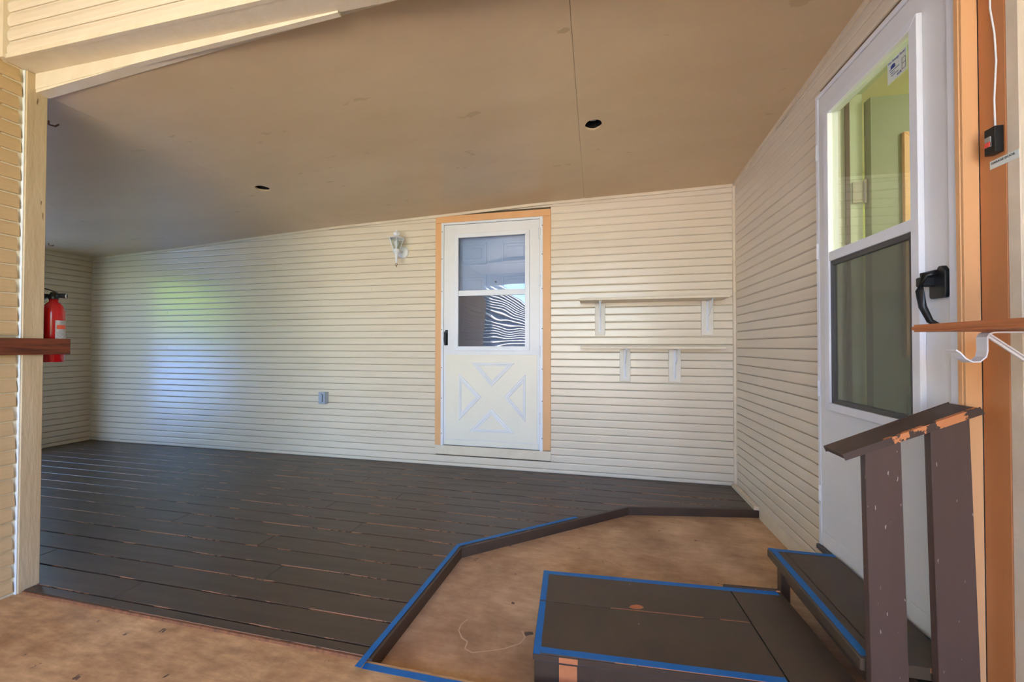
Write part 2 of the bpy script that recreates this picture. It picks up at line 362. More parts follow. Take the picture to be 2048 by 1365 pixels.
# ---- ceiling of plywood sheets
HOLES = [(-3.525, -.945, .049), (-1.095, -1.04, .05)]
ce = empty('ceiling', (0, 0, 0)); tag(ce, 'sloping tan painted plywood porch ceiling with two empty light holes', kind='structure')
def panel(x0, x1, y0, y1):
    holes = [h for h in HOLES if x0 < h[0] < x1]
    bm = bmesh.new()
    def V(x, y): return bm.verts.new((x, y, zc(x, y)))
    xs = [x0, x1]; ys = [y0, y1]
    for hx, hy, r in holes:
        q = min(.085, hx-x0-.002, x1-hx-.002) ; xs += [hx-q, hx+q]; ys += [hy-.085, hy+.085]
    n = max(2, int((x1-x0)/.35)); xs += [x0+(x1-x0)*i/n for i in range(1, n)]
    if holes: xs = [x for x in xs if not any(abs(x-h[0]) < .0849 and min(abs(x-(h[0]-min(.085, h[0]-x0-.002, x1-h[0]-.002))), abs(x-(h[0]+min(.085, h[0]-x0-.002, x1-h[0]-.002)))) > 1e-6 and x not in (x0, x1) for h in holes)]
    ys += [y0+(y1-y0)*i/4 for i in range(1, 4)]
    if holes: ys = [y for y in ys if not any(abs(y-h[1]) < .0849 for h in holes)]
    xs = sorted(set(round(x, 5) for x in xs)); ys = sorted(set(round(y, 5) for y in ys))
    for i in range(len(xs)-1):
        for j in range(len(ys)-1):
            cx, cy = (xs[i]+xs[i+1])/2, (ys[j]+ys[j+1])/2
            hh = [h for h in holes if abs(cx-h[0]) < .08 and abs(cy-h[1]) < .08]
            if not hh: bm.faces.new((V(xs[i], ys[j]), V(xs[i+1], ys[j]), V(xs[i+1], ys[j+1]), V(xs[i], ys[j+1])))
            else:
                hx, hy, r = hh[0]; N_ = 40; sq, ci = [], []
                for t in range(N_):
                    a = 2*PI*t/N_; c_, s_ = math.cos(a), math.sin(a)
                    dx = (xs[i+1]-hx) if c_ > 0 else (hx-xs[i]); dy = (ys[j+1]-hy) if s_ > 0 else (hy-ys[j])
                    k_ = min(dx/abs(c_) if abs(c_) > 1e-6 else 9, dy/abs(s_) if abs(s_) > 1e-6 else 9)
                    rr = r*(1+.025*math.sin(5*a)+.015*math.sin(9*a+1))
                    sq.append(V(hx+c_*k_, hy+s_*k_)); ci.append(V(hx+c_*rr, hy+s_*rr))
                for t in range(N_): bm.faces.new((sq[t], sq[(t+1) % N_], ci[(t+1) % N_], ci[t]))
    bmesh.ops.remove_doubles(bm, verts=bm.verts, dist=1e-5)
    r_ = bmesh.ops.extrude_face_region(bm, geom=bm.faces[:])
    for v in [g for g in r_['geom'] if isinstance(g, bmesh.types.BMVert)]: v.co.z += .012
    return link('ceiling_panel', bm, 'ceiling_paint', ce)
for a, b_ in ((XL, -6.061), (-6.059, -3.6205), (-3.6195, -1.1808), (-1.1792, .0)): panel(a, b_, -2.10, 0.0)
# slab above the ceiling, roof over everything
rf = boxes('roof', [((XL-.15, -2.2, 2.70), (4.6, 1.0, 2.82)), ((XG-.4, YG-.3, 2.78), (4.6, -2.2, 2.86))], 'roof_top'); tag(rf, 'flat roof deck above the porch and garage', kind='structure')
gh = box('wall_garage_mouth', (XG, YG-.1, 2.5), (.05, YG, 2.78), 'plaster'); tag(gh, 'unseen header added over the garage mouth to cut high sky light', kind='structure')  # added out of view to keep high sky light off the back wall
gc = box('ceiling_garage', (XG, YG, 2.74), (.05, -2.2, 2.775), 'ceiling_paint'); tag(gc, 'cream painted garage ceiling', kind='structure')
# crown strips
for i, (a, b_) in enumerate(((XL, -4.5), (-4.5, -3.1), (-3.1, -.0))):
    pass
bm = bmesh.new(); xs = [XL, -5.67, -4.63, -3.62, -2.55, -1.564, -.644, -.012]
prism(bm, [(x, zb(x)+.002) for x in xs]+[(x, zb(x)-.022) for x in xs[::-1]], .014, 1, -.028); o = link('trim_4', bm, 'cream_trim'); tag(o, 'thin cream crown strip along the top of the back wall', kind='structure')
bm = bmesh.new(); ys = [-.012, -.7, -1.4, -2.09]
prism(bm, [(y, zc(0, y)+.002) for y in ys]+[(y, zc(0, y)-.020) for y in ys[::-1]], .014, 0, -.028); o = link('trim_5', bm, 'cream_trim'); tag(o, 'thin cream crown strip along the storm door wall', kind='structure')
o = boxes('trim_6', [((-.030, -.03, .0), (.0, -.012, 2.372))], 'cream_trim', None, .002); tag(o, 'upright cream corner board between back wall and door wall', kind='structure')
o = boxes('trim_7', [((XL+.012, OY0, zb(XL)-.02), (XL+.026, -.012, zb(XL)+.004))], 'cream_trim'); tag(o, 'thin cream crown strip above the shaded end wall', kind='structure')
o = ppoly('baseboard_right', [(-.05, -.03), (-.018, -.03), (-.018, -.47), (-.05, -.47)], 0.001, .026, 'cream_trim'); tag(o, 'chipped cream base strip on the deck under the door wall', kind='structure')
o = boxes('baseboard_door', [((-.020, -1.30, -.056), (-.0, -.47, .03))], 'cream_trim', None, .002); tag(o, 'tan skirt board under the siding beside the storm door', kind='structure')

# ---- floors
INS = [(-1.865, -2.125), (-1.812, -1.345), (-.873, -.585), (0.0, -.437)]
def xb(y):
    for (a, ya), (b, yb) in zip(INS, INS[1:]):
        if y <= yb: return a+(b-a)*(y-ya)/(yb-ya)
    return 0.0
fd = ppoly('floor_deck', [(XL, -2.12), (-1.875, -2.12), (-1.822, -1.34), (-.88, -.575), (-.0, -.427), (0, 0), (XL, 0)], -.09, -.024, 'deck_base'); tag(fd, 'dark brown painted plank deck wrapping around the concrete inset', kind='structure')
ye = [-2.122, -2.078]
while ye[-1] < -.13: ye.append(ye[-1]+.1257)
ye.append(-.001)
for i, (y0, y1) in enumerate(zip(ye, ye[1:])):
    a0, a1 = y0+.0028, y1-.0028
    cuts = [XL+.002]
    if i % 4 == 0: cuts += [-4.4+random.uniform(-.3, .3)]
    elif i % 4 == 1: cuts += [-5.6+random.uniform(-.3, .3), -3.0+random.uniform(-.2, .2)]
    elif i % 4 == 2: cuts += [-3.9+random.uniform(-.3, .3)]
    else: cuts += [-5.0+random.uniform(-.3, .3), -2.6+random.uniform(-.2, .2)]
    if i == 0: cuts = [XG+.025]
    yb_ = [a0]+[y for y in (-1.345, -.585, -.437) if a0 < y < a1]+[a1]
    for j, x0 in enumerate(cuts):
        last = j == len(cuts)-1
        if last: pts = [(x0, a0)]+[(xb(y)-.001, y) for y in yb_]+[(x0, a1)]
        else: pts = [(x0, a0), (cuts[j+1]-.0018, a0), (cuts[j+1]-.0018, a1), (x0, a1)]
        cx = sum(p[0] for p in pts)/len(pts); cy = (a0+a1)/2
        bm = bmesh.new(); prism(bm, [(p[0]-cx, p[1]-cy) for p in pts], .021, 2, -.0215)
        es = [e for e in bm.edges if all(v.co.z > -.001 for v in e.verts)]
        bmesh.ops.bevel(bm, geom=es, offset=.0018, segments=1, affect='EDGES')
        o = link('deck_plank', bm, 'deck_paint', fd); o.location = (cx, cy, random.uniform(-.0012, .0004)+.0004)
o = box('raw_edge_strip', (XG+.03, -2.1285, -.020), (-1.87, -2.1222, -.0018), 'raw_edge', fd)
def seg_board(name, p0, p1, thick, z0, z1, m, parent, ext=0):
    p0, p1 = Vector(p0), Vector(p1); d = (p1-p0).normalized(); n = Vector((d.y, -d.x))   # right side of travel
    a, b = p0-d*ext, p1+d*ext
    return ppoly(name, [tuple(a), tuple(b), tuple(b+n*thick), tuple(a+n*thick)], z0, z1, m, parent)
for p0, p1 in zip(INS, INS[1:]): seg_board('fascia_board', p0, p1, .014, -.0555, -.0015, 'dark_paint', fd)
fi = ppoly('floor_inset', [(-1.9, -2.125), (-1.86, -1.3), (-.9, -.5), (0.02, -.40), (0.02, -2.125)], -.12, -.055, 'concrete_inset'); tag(fi, 'stained tan concrete inset bordered by dark fascia and blue tape', kind='structure')
def mark(name, pts, wd, z, m, parent):
    P = [Vector(p) for p in pts]; a, b = [], []
    for i, p in enumerate(P):
        d = (P[min(i+1, len(P)-1)]-P[max(i-1, 0)]).normalized(); n = Vector((-d.y, d.x))*wd/2*(.5+.7*random.random()); a.append(tuple(p+n)); b.append(tuple(p-n))
    bm = bmesh.new()
    for i in range(len(P)-1): bm.faces.new([bm.verts.new((q[0], q[1], z)) for q in (a[i], a[i+1], b[i+1], b[i])])
    bmesh.ops.remove_doubles(bm, verts=bm.verts, dist=1e-5); return link(name, bm, m, parent)
mat('dried_mark', (214, 180, 146), .7)
mark('dried_paint_ring', [(-1.612, -1.795), (-1.629, -1.829), (-1.627, -1.863), (-1.601, -1.896), (-1.573, -1.911), (-1.571, -1.946), (-1.538, -1.958), (-1.484, -1.939), (-1.425, -1.914), (-1.371, -1.876), (-1.357, -1.842), (-1.376, -1.808)], .005, -.0546, 'dried_mark', fi)
mark('floor_scratch', [(-1.031, -1.199), (-1.005, -1.213), (-0.971, -1.239), (-0.961, -1.251)], .006, -.0546, 'dried_mark', fi)
fs = ppoly('floor_slab', [(XG-.02, -2.1245), (XG-.02, YG-.4), (.06, YG-.4), (.06, -2.1245)], -.12, -.012, 'concrete'); tag(fs, 'mottled orange tan concrete slab in front of the deck', kind='structure')
# outdoors
sd_ = empty('bounce_shed', (-10.3, -1.6, -.13)); tag(sd_, 'unseen pale blue shed added to bounce blue light into the porch', 'shed')  # out of view, added as a blue reflector for wall and deck
box('bounce_shed_body', (-.9, -2.2, 0), (.9, 2.6, 1.35), 'bounce_shed_blue', sd_)
bm = bmesh.new(); prism(bm, [(-1.0, 1.35), (1.0, 1.35), (0, 1.62)], 5.0, 1, -2.3); link('bounce_shed_roof', bm, 'roof_top', sd_)
bm = bmesh.new(); N1, N2 = 40, 14
vv = [[bm.verts.new((.35*math.sin(3.1*j+i*1.7)*math.sin(i*.9)+.25*math.cos(2.3*i)-.9*(j/N2)**3, -9+18*i/N1, 4.2*j/N2)) for j in range(N2+1)] for i in range(N1+1)]
for i in range(N1):
    for j in range(N2): bm.faces.new((vv[i][j], vv[i+1][j], vv[i+1][j+1], vv[i][j+1]))
r_ = bmesh.ops.extrude_face_region(bm, geom=bm.faces[:])
for v in [g for g in r_['geom'] if isinstance(g, bmesh.types.BMVert)]: v.co.x -= 1.2
hg_ = link('bounce_hedge', bm, 'bounce_hedge', None, True); hg_.location = (-14, 0, -.13); tag(hg_, 'tall green hedge added unseen to bounce green light onto the porch', 'bounce_hedge')  # out of view, added to throw green light on the upper wall
fn = empty('reflection_fence', (XG-.05, YG-.15, -.13)); tag(fn, 'unseen slatted fence added for striped reflections in the back door glass', 'fence')  # added out of view so the back door glass mirrors white stripes
box('reflection_backing', (-.05, -10, 0), (-.02, 0, 2.9), 'reflection_backing_blue', fn)
for k in range(30):
    box('reflection_slat', (-.0195, -10, .08+k*.095), (.012, 0, .104+k*.095), 'white_door', fn)
lw = ppoly('ground_lawn', [(-60, -60), (60, -60), (60, 60), (-60, 60)], -.5, -.13, 'lawn'); tag(lw, 'green lawn around the house', kind='structure')
pt = ppoly('ground_blue_bounce', [(-8.3, -4.5), (XL-.14, -4.5), (XL-.14, 1.5), (-8.3, 1.5)], -.2, -.05, 'paving_bounce_blue'); tag(pt, 'unseen blue paving added to bounce blue light into the porch', kind='structure')  # unseen paving, made blue to tint the light on the lower wall
dv = ppoly('ground_driveway', [(XG-.6, -30), (1.5, -30), (1.5, YG-.4), (XG-.6, YG-.4)], -.2, -.03, 'driveway'); tag(dv, 'pale driveway outside the garage', kind='structure')

# ---- room behind the storm door
rm = boxes('wall_interior', [((.14, .6, -.1), (3.6, .72, 2.7)), ((3.5, -5, 1.9), (3.6, .6, 2.7)), ((3.5, -5, -.1), (3.6, .6, .5)), ((3.5, -.8, .5), (3.6, .6, 1.9)), ((.14, -5.1, -.1), (3.6, -5, 2.7))], 'lime_wall')
tag(rm, 'yellow green textured room wall seen through the storm door glass', kind='structure')
o = box('floor_interior', (.14, -5, -.1), (3.6, .6, .12), 'house_floor'); tag(o, 'floor of the room behind the storm door', kind='structure')
o = box('ceiling_interior', (.14, -5, 2.62), (3.6, .6, 2.68), 'plaster'); tag(o, 'ceiling of the room behind the storm door', kind='structure')

mat('fill_globe_glow', (250, 244, 226), .3)
_b = MATS['fill_globe_glow'].node_tree.nodes['Principled BSDF']; _b.inputs['Emission Color'].default_value = (1, .93, .78, 1); _b.inputs['Emission Strength'].default_value = 22
cl = empty('room_fill_globe', (1.7, -2.3, 2.62)); tag(cl, 'unseen glowing globe added to light the room behind the storm door', 'lamp')  # added glow, out of view, to brighten the dark room
bm = bmesh.new(); lathe(bm, [(.10, 0), (.10, -.02), (.06, -.03)], 0, 0, 24); link('fill_globe_base', bm, 'white_metal', cl)
bm = bmesh.new(); lathe(bm, [(.06, -.03), (.13, -.06), (.15, -.11), (.13, -.16), (.07, -.19), (.0, -.20)], 0, 0, 24, False); link('globe', bm, 'fill_globe_glow', cl, True)
# ================================================================ DOORS
# ---- back storm door (crossbuck)
d1 = empty('door_1', (0, 0, 0)); tag(d1, 'white crossbuck storm door with orange casing in the back wall', kind='structure')
cas = [((-2.536, -.026, .19), (-2.474, -.0, 2.235)), ((-1.542, -.026, .195), (-1.466, -.0, 2.235)), ((-2.536, -.026, 2.2355), (-1.466, -.0, 2.296))]
for lo, hi in cas: box('casing', lo, hi, 'orange_paint', d1, .002)
box('sill_board', (-2.536, -.024, .107), (-1.466, -.0, .189), 'cream_trim', d1, .002)
for lo, hi in [((-2.476, -.034, .19), (-2.452, -.004, 2.232)), ((-1.562, -.034, .19), (-1.534, -.004, 2.232)), ((-2.452, -.034, 2.212), (-1.562, -.004, 2.232))]:
    f = box('frame_bar', lo, hi, 'white_metal', d1, .002)
for xx in (-2.468, -1.540):
    for zz in (.3, .62, .9, 1.25, 1.6, 1.9, 2.15):
        bm = bmesh.new(); lathe(bm, [(.0045, 0), (.003, .0025)], 0, 0, 8); s_ = link('screw', bm, 'rust', d1); s_.rotation_euler = (PI/2, 0, 0); s_.location = (xx, -.034, zz)
DX0, DX1, DZ0, DZ1 = -2.45, -1.564, .197, 2.209
WX0, WX1, WZ0, WZ1 = -2.325, -1.675, 1.08, 2.10
leaf = boxes('door_leaf', [((DX0, -.024, DZ0), (WX0, .01, DZ1)), ((WX1, -.024, DZ0), (DX1, .01, DZ1)), ((WX0, -.024, DZ0), (WX1, .01, WZ0)), ((WX0, -.024, WZ1), (WX1, .01, DZ1))], 'white_door', d1)
box('lower_panel', (DX0+.02, -.0275, DZ0+.055), (DX1-.02, -.0238, WZ0-.06), 'cream_door', leaf, .001)
box('kick_strip', (DX0+.01, -.028, DZ0+.004), (DX1-.01, -.0238, DZ0+.05), 'cream_door', leaf, .0015)
fr = empty('window_frame', (0, 0, 0), 0, d1)
def miter_frame(name, x0, x1, z0, z1, wd, y0, y1, m, parent, axis=1):
    """picture frame with mitred corners; axis=1: lies in XZ; axis=0: lies in YZ"""
    o_ = [(x0, z0), (x1, z0), (x1, z1), (x0, z1)]; i_ = [(x0+wd, z0+wd), (x1-wd, z0+wd), (x1-wd, z1-wd), (x0+wd, z1-wd)]
    for k in range(4):
        k2 = (k+1) % 4
        bm = bmesh.new(); prism(bm, [o_[k], o_[k2], i_[k2], i_[k]], y1-y0, axis, y0)
        bmesh.ops.bevel(bm, geom=bm.edges[:], offset=.0015, segments=1, affect='EDGES')
        link(name, bm, m, parent)
miter_frame('frame_rail', -2.347, -1.653, 1.058, 2.122, .038, -.038, -.0242, 'white_metal', fr)
box('meeting_rail', (-2.309, -.034, 1.553), (-1.691, -.01, 1.602), 'white_metal', fr, .002)
box('upper_pane', (-2.309, -.016, 1.600), (-1.691, -.013, 2.085), 'glass_wavy', fr)
box('lower_pane', (-2.309, -.022, 1.094), (-1.691, -.019, 1.555), 'screen_light', fr)
def tri_mould(pts, m, parent):
    cx = sum(p[0] for p in pts)/3; cz = sum(p[1] for p in pts)/3
    def ins(k): return [(cx+(p[0]-cx)*k, cz+(p[1]-cz)*k) for p in pts]
    bm = bmesh.new(); lv = [(1, -.0274), (.965, -.0335), (.84, -.0345), (.78, -.0300), (.73, -.0318), (.66, -.0318), (.63, -.0274)]
    rings = [[bm.verts.new((p[0], y, p[1])) for p in ins(k)] for k, y in lv]
    for a, b in zip(rings, rings[1:]):
        for i in range(3): bm.faces.new((a[i], a[(i+1) % 3], b[(i+1) % 3], b[i]))
    return link('triangle_moulding', bm, m, parent)
for pts in ([(-2.185, .948), (-1.785, .948), (-1.994, .735)], [(-2.302, .851), (-2.302, .423), (-2.088, .64)], [(-1.686, .852), (-1.686, .428), (-1.883, .645)], [(-1.994, .541), (-2.204, .328), (-1.783, .328)]):
    tri_mould(pts, 'white_door', leaf)
for z in (.42, 1.0, 1.62, 2.03):
    bm = bmesh.new(); lathe(bm, [(.008, 0), (.008, .1)], 0, 0, 10); h_ = link('hinge', bm, 'white_metal', d1); h_.location = (-1.563, -.036, z)
hn = empty('handle', (-2.425, -.024, 1.105), 0, d1)
box('handle_plate', (-.012, -.006, .0), (.014, .0, .14), 'black_plastic', hn, .003)
bm = bmesh.new(); tube(bm, [(-.0, -.006, .125), (-.0, -.035, .115), (0, -.04, .06), (-.0, -.03, .0)], [.011, .012, .012, .009], 8); link('handle_grip', bm, 'black_plastic', hn)
# inner white panelled door behind the storm glass
d4 = empty('door_2', (0, 0, 0)); tag(d4, 'bluish white panelled inner door behind the crossbuck storm door glass', kind='structure')
box('door_slab', (-2.47, .075, .19), (-1.54, .115, 2.23), 'inner_white', d4)
for x0, x1 in ((-2.33, -2.07), (-1.93, -1.67)):
    for z0, z1 in ((1.86, 2.06), (1.22, 1.76), (.45, 1.08)):
        miter_frame('panel_moulding', x0, x1, z0, z1, .022, .066, .075, 'inner_white', d4)
        box('raised_panel', (x0+.05, .069, z0+.05), (x1-.05, .075, z1-.05), 'inner_white', d4, .004)
bm = bmesh.new(); lathe(bm, [(.009, 0), (.009, .006), (.005, .009)], 0, 0, 12); pe = link('peephole', bm, 'steel', d4); pe.location = (-1.985, .075, 1.69); pe.rotation_euler = (PI/2, 0, 0)

# ---- side storm door
d2 = empty('door_3', (0, 0, 0)); tag(d2, 'tall white storm door with clear upper pane and dark screen above the steps', kind='structure')
box('casing', (-.016, -1.2045, .05), (.0, -1.192, 2.335), 'orange_paint', d2, .001)
box('casing', (-.016, -1.985, 2.322), (.0, -1.2047, 2.335), 'orange_paint', d2, .001)
EY0, EY1, EZ0, EZ1 = -1.228, -1.930, .150, 2.292
box('frame_bar', (-.030, -1.2265, .14), (.10, -1.2055, 2.318), 'white_metal', d2, .002)
box('frame_bar', (-.034, -1.965, .14), (.10, -1.9325, 2.318), 'white_metal', d2, .003)
box('frame_bar', (-.030, -1.9325, 2.296), (.10, -1.2267, 2.318), 'white_metal', d2, .002)
box('threshold', (-.045, -1.94, .126), (.10, -1.21, .1495), 'dark_frame', d2, .003)
for z in (.36, .86, 1.52, 2.0):
    bm = bmesh.new(); lathe(bm, [(.007, 0), (.007, .075)], 0, 0, 10); h_ = link('hinge', bm, 'white_metal', d2); h_.location = (-.031, -1.2225, z)
PY0, PY1, PZ0, PZ1 = -1.325, -1.815, .835, 2.18
lf = boxes('door_leaf', [((-.026, PY0, EZ0), (.012, EY0, EZ1)), ((-.026, EY1, EZ0), (.012, PY1, EZ1)), ((-.026, PY1, EZ0), (.012, PY0, PZ0)), ((-.026, PY1, PZ1), (.012, PY0, EZ1))], 'white_door', d2)
box('kick_plate', (-.0295, EY1+.006, EZ0+.004), (-.0258, EY0-.006, EZ0+.075), 'white_door', lf, .001)
f2 = empty('window_frame', (0, 0, 0), 0, d2)
miter_frame('frame_rail', -1.838, -1.298, .808, 2.205, .034, -.044, -.0262, 'white_metal', f2, 0)
box('meeting_rail', (-.042, -1.806, 1.488), (-.012, -1.33, 1.53), 'white_metal', f2, .002)
miter_frame('screen_frame', -1.806, -1.33, .84, 1.489, .022, -.036, -.02, 'dark_frame', f2, 0)
box('upper_pane', (-.022, -1.806, 1.528), (-.019, -1.33, 2.173), 'glass', f2)
box('lower_pane', (-.027, -1.79, .858), (-.025, -1.345, 1.47), 'screen', f2)
# sticker on the upper pane
stk = box('window_sticker', (-.0235, -1.766, 2.066), (-.0225, -1.676, 2.148), 'sticker', f2)
def onwall(y, z, x=-.0242): return Matrix.Translation((x-stk.location.x, y-stk.location.y, z-stk.location.z)) @ Matrix(((0, 0, -1, 0), (-1, 0, 0, 0), (0, 1, 0, 0), (0, 0, 0, 1)))
textobj('sticker_text', 'The Energy Saver', .0115, 'blue_ink', stk, onwall(-1.679, 2.136))
textobj('sticker_text', '60%', .013, 'blue_ink', stk, onwall(-1.722, 2.073))
bm = bmesh.new(); prism(bm, [(-1.703+.011*math.cos(2*PI*i/24)-stk.location.y, 2.121+.008*math.sin(2*PI*i/24)-stk.location.z) for i in range(24)], .0004, 0, -.0242-stk.location.x); link('sticker_emblem', bm, 'blue_ink', stk)
for i in range(4):
    box('sticker_line', (-.0008, .005+.002*i-.018*(i % 2), .018-.0085*i-.012), (-.0004, .036-.003*i, .0205-.0085*i-.012), 'blue_ink', stk)
for lo, hi in [((-.0008, -.041, -.028), (-.0004, -.0395, .012)), ((-.0008, -.025, -.028), (-.0004, -.0235, .012)), ((-.0008, -.041, -.028), (-.0004, -.0235, -.0265)), ((-.0008, -.041, .0105), (-.0004, -.0235, .012)), ((-.0008, -.041, -.008), (-.0004, -.0235, -.0065))]:
    box('sticker_icon', lo, hi, 'black_ink', stk)
# black pull handle
hn = empty('handle', (-.026, -1.895, 1.295), 0, d2)
bm = bmesh.new(); prism(bm, [(-.030, -.045), (.022, -.045), (.026, -.038), (.026, .028), (.012, .038), (-.004, .040), (-.008, .054), (-.022, .054), (-.034, .038), (-.034, -.03)], .014, 0, -.014)
bmesh.ops.bevel(bm, geom=bm.edges[:], offset=.002, segments=1, affect='EDGES'); link('handle_plate', bm, 'black_plastic', hn)
box('thumb_button', (-.050, .004, -.006), (-.010, .026, .024), 'black_plastic', hn, .003)
bm = bmesh.new(); tube(bm, [(-.012, .0, .035), (-.042, .004, .03), (-.052, .006, -.02), (-.046, .004, -.07), (-.03, .0, -.115), (-.012, -.004, -.13)], [.011, .011, .010, .010, .009, .008], 8); link('handle_grip', bm, 'black_plastic', hn, True)
# jamb and open inner door
d5 = empty('door_4', (0, 0, 0)); tag(d5, 'sage green inner door standing open behind the storm door glass', kind='structure')
box('jamb', (.10, -1.225, .12), (.155, -1.2051, 2.31), 'sage_jamb', d5)
box('jamb_stop', (.082, -1.232, .12), (.10, -1.2052, 2.31), 'brown_stripe', d5)
box('jamb', (.012, -1.2265, .15), (.082, -1.2054, 2.31), 'sage_jamb', d5)
box('jamb', (.0, -1.962, .12), (.155, -1.945, 2.31), 'sage_jamb', d5)
box('jamb_head', (.0, -1.945, 2.3), (.155, -1.2268, 2.319), 'sage_jamb', d5)
dl = empty('inner_leaf', (.172, -1.232, .125), math.radians(3), d5)
LW, LH, LT = .74, 2.14, .042
GX0, GX1, GZ0, GZ1 = .155, .585, .95, 1.93
boxes('leaf_slab', [((0, -LT/2, 0), (GX0, LT/2, LH)), ((GX1, -LT/2, 0), (LW, LT/2, LH)), ((GX0, -LT/2, 0), (GX1, LT/2, GZ0)), ((GX0, -LT/2, GZ1), (GX1, LT/2, LH))], 'sage', dl)
miter_frame('pane_frame', GX0-.03, GX1+.03, GZ0-.03, GZ1+.03, .055, -LT/2-.014, -LT/2+.004, 'orange_paint', dl)
box('glazing_bar', (GX0, -.02, 1.42), (GX1, .0, 1.45), 'orange_paint', dl)
box('door_pane', (GX0, .002, GZ0), (GX1, .005, GZ1), 'glass', dl)
miter_frame('panel_moulding', GX0-.02, GX1+.02, .2, .80, .02, -LT/2-.006, -LT/2+.002, 'sage', dl)
hg = empty('door_hinge', (.16, -1.235, 1.83), 0, d5)
box('hinge_leaf', (-.05, .0015, -.05), (-.004, .006, .05), 'steel', hg)
bm = bmesh.new(); lathe(bm, [(.007, -.055), (.007, -.02), (.0065, -.02), (.0065, .02), (.007, .02), (.007, .055), (.004, .06)], 0, 0, 10); link('hinge_barrel', bm, 'steel', hg)

# ---- casing post and corner board right of the side door
cp = empty('trim_8', (0, 0, 0)); tag(cp, 'orange painted door casing and post at the garage end of the door wall', kind='structure')
box('casing_edge', (-.040, -1.982, -.012), (.0, -1.9655, 2.335), 'orange_paint', cp, .002)
box('casing_face', (-.038, -1.990, -.012), (.0, -1.9825, 2.60), 'orange_paint', cp, .001)
box('casing_board', (-.0, -2.066, -.012), (.03, -1.9905, 2.72), 'orange_post', cp, .002)
box('corner_board', (.0, -2.10, -.012), (.0495, -2.0665, 2.72), 'cream_trim', cp, .002)

# ================================================================ THINGS
# ---- wall shelves on the back wall
def bracket_plate(parent, x, ztop, wd, ht):
    p = empty('shelf_support', (x, 0, ztop), 0, parent)
    box('backing_board', (-wd/2, -.030, -ht), (wd/2, -.0125, -.0005), 'plate_white', p, .002)
    bm = bmesh.new()
    addbox(bm, (-.010, -.034, -ht*.90), (.010, -.0305, -.001), .001); addbox(bm, (-.010, -.20, -.006), (.010, -.0305, -.0008), .001)
    tube(bm, [(0, -.036, -ht*.85), (0, -.060, -ht*.45), (0, -.10, -.10), (0, -.175, -.007)], .005, 6)
    link('metal_bracket', bm, 'white_metal', p)
sh = empty('wall_shelf', (-.665, 0, 1.463)); tag(sh, 'upper cream wooden wall shelf on two widely spaced bracket boards', 'shelf')
box('shelf_board', (-.548, -.235, 0), (.553, -.013, .019), 'cream_trim', sh, .002)
bracket_plate(sh, -.385, 0, .083, .272); bracket_plate(sh, .448, 0, .088, .276)
sh = empty('wall_shelf', (-.665, 0, 1.076)); tag(sh, 'lower cream wooden wall shelf on two closely spaced bracket boards', 'shelf')
box('shelf_board', (-.540, -.165, 0), (.545, -.013, .022), 'cream_trim', sh, .003)
bracket_plate(sh, -.183, 0, .084, .27); bracket_plate(sh, .203, 0, .092, .268)

# ---- lantern
lt = empty('wall_lantern', (-2.868, 0, 1.985)); tag(lt, 'small white coach lantern fixed to the back wall beside the door', 'lamp')
bm = bmesh.new(); lathe(bm, [(.056, 0), (.056, .006), (.048, .016), (.030, .022), (.0, .024)], 0, 0, 24, False); o = link('backplate', bm, 'white_metal', lt, True); o.rotation_euler = (PI/2, 0, 0); o.location = (0, -.0125, 0)
bm = bmesh.new(); tube(bm, [(0, -.03, 0), (0, -.075, .0), (0, -.11, -.018), (0, -.142, -.03)], .009, 8); link('arm', bm, 'white_metal', lt, True)
BY = -.142
bm = bmesh.new(); lathe(bm, [(.0, -.132), (.006, -.128), (.010, -.098), (.014, -.07), (.018, -.035), (.024, -.030), (.031, -.022), (.031, -.008), (.026, -.003), (.026, .0)], 0, BY, 16, False); link('stem', bm, 'white_metal', lt, True)
bm = bmesh.new(); lathe(bm, [(.074, .092), (.076, .096), (.060, .104), (.036, .112), (.022, .118), (.020, .124), (.030, .134), (.034, .142), (.026, .152), (.012, .160), (.006, .166), (.008, .172), (.004, .180), (.0, .184)], 0, BY, 6, False); link('roof_cap', bm, 'white_metal', lt)
bm = bmesh.new()
for i in range(6):
    a = 2*PI*i/6; tube(bm, [(.034*math.cos(a), BY+.034*math.sin(a), -.004), (.069*math.cos(a), BY+.069*math.sin(a), .093)], .003, 5)
link('cage', bm, 'white_metal', lt)
for i in range(6):
    a, b = 2*PI*i/6, 2*PI*(i+1)/6; bm = bmesh.new()
    q = [(.033*math.cos(a), BY+.033*math.sin(a), -.002), (.033*math.cos(b), BY+.033*math.sin(b), -.002), (.068*math.cos(b), BY+.068*math.sin(b), .092), (.068*math.cos(a), BY+.068*math.sin(a), .092)]
    f_ = bm.faces.new([bm.verts.new(p) for p in q]); link('glass_pane', bm, 'lamp_glass', lt)
bm = bmesh.new(); lathe(bm, [(.010, .0), (.011, .02), (.022, .045), (.024, .06), (.016, .078), (.0, .084)], 0, BY, 14, False); link('light_bulb', bm, 'bulb', lt, True)
bm = bmesh.new()
ring = [(.010*math.cos(2*PI*i/12), BY, -.140+.010*math.sin(2*PI*i/12)) for i in range(13)]; tube(bm, ring, .0025, 6); tube(bm, [(0, BY, -.15), (.002, BY, -.166)], [.004, .002], 6); link('hanging_ring', bm, 'rust', lt)
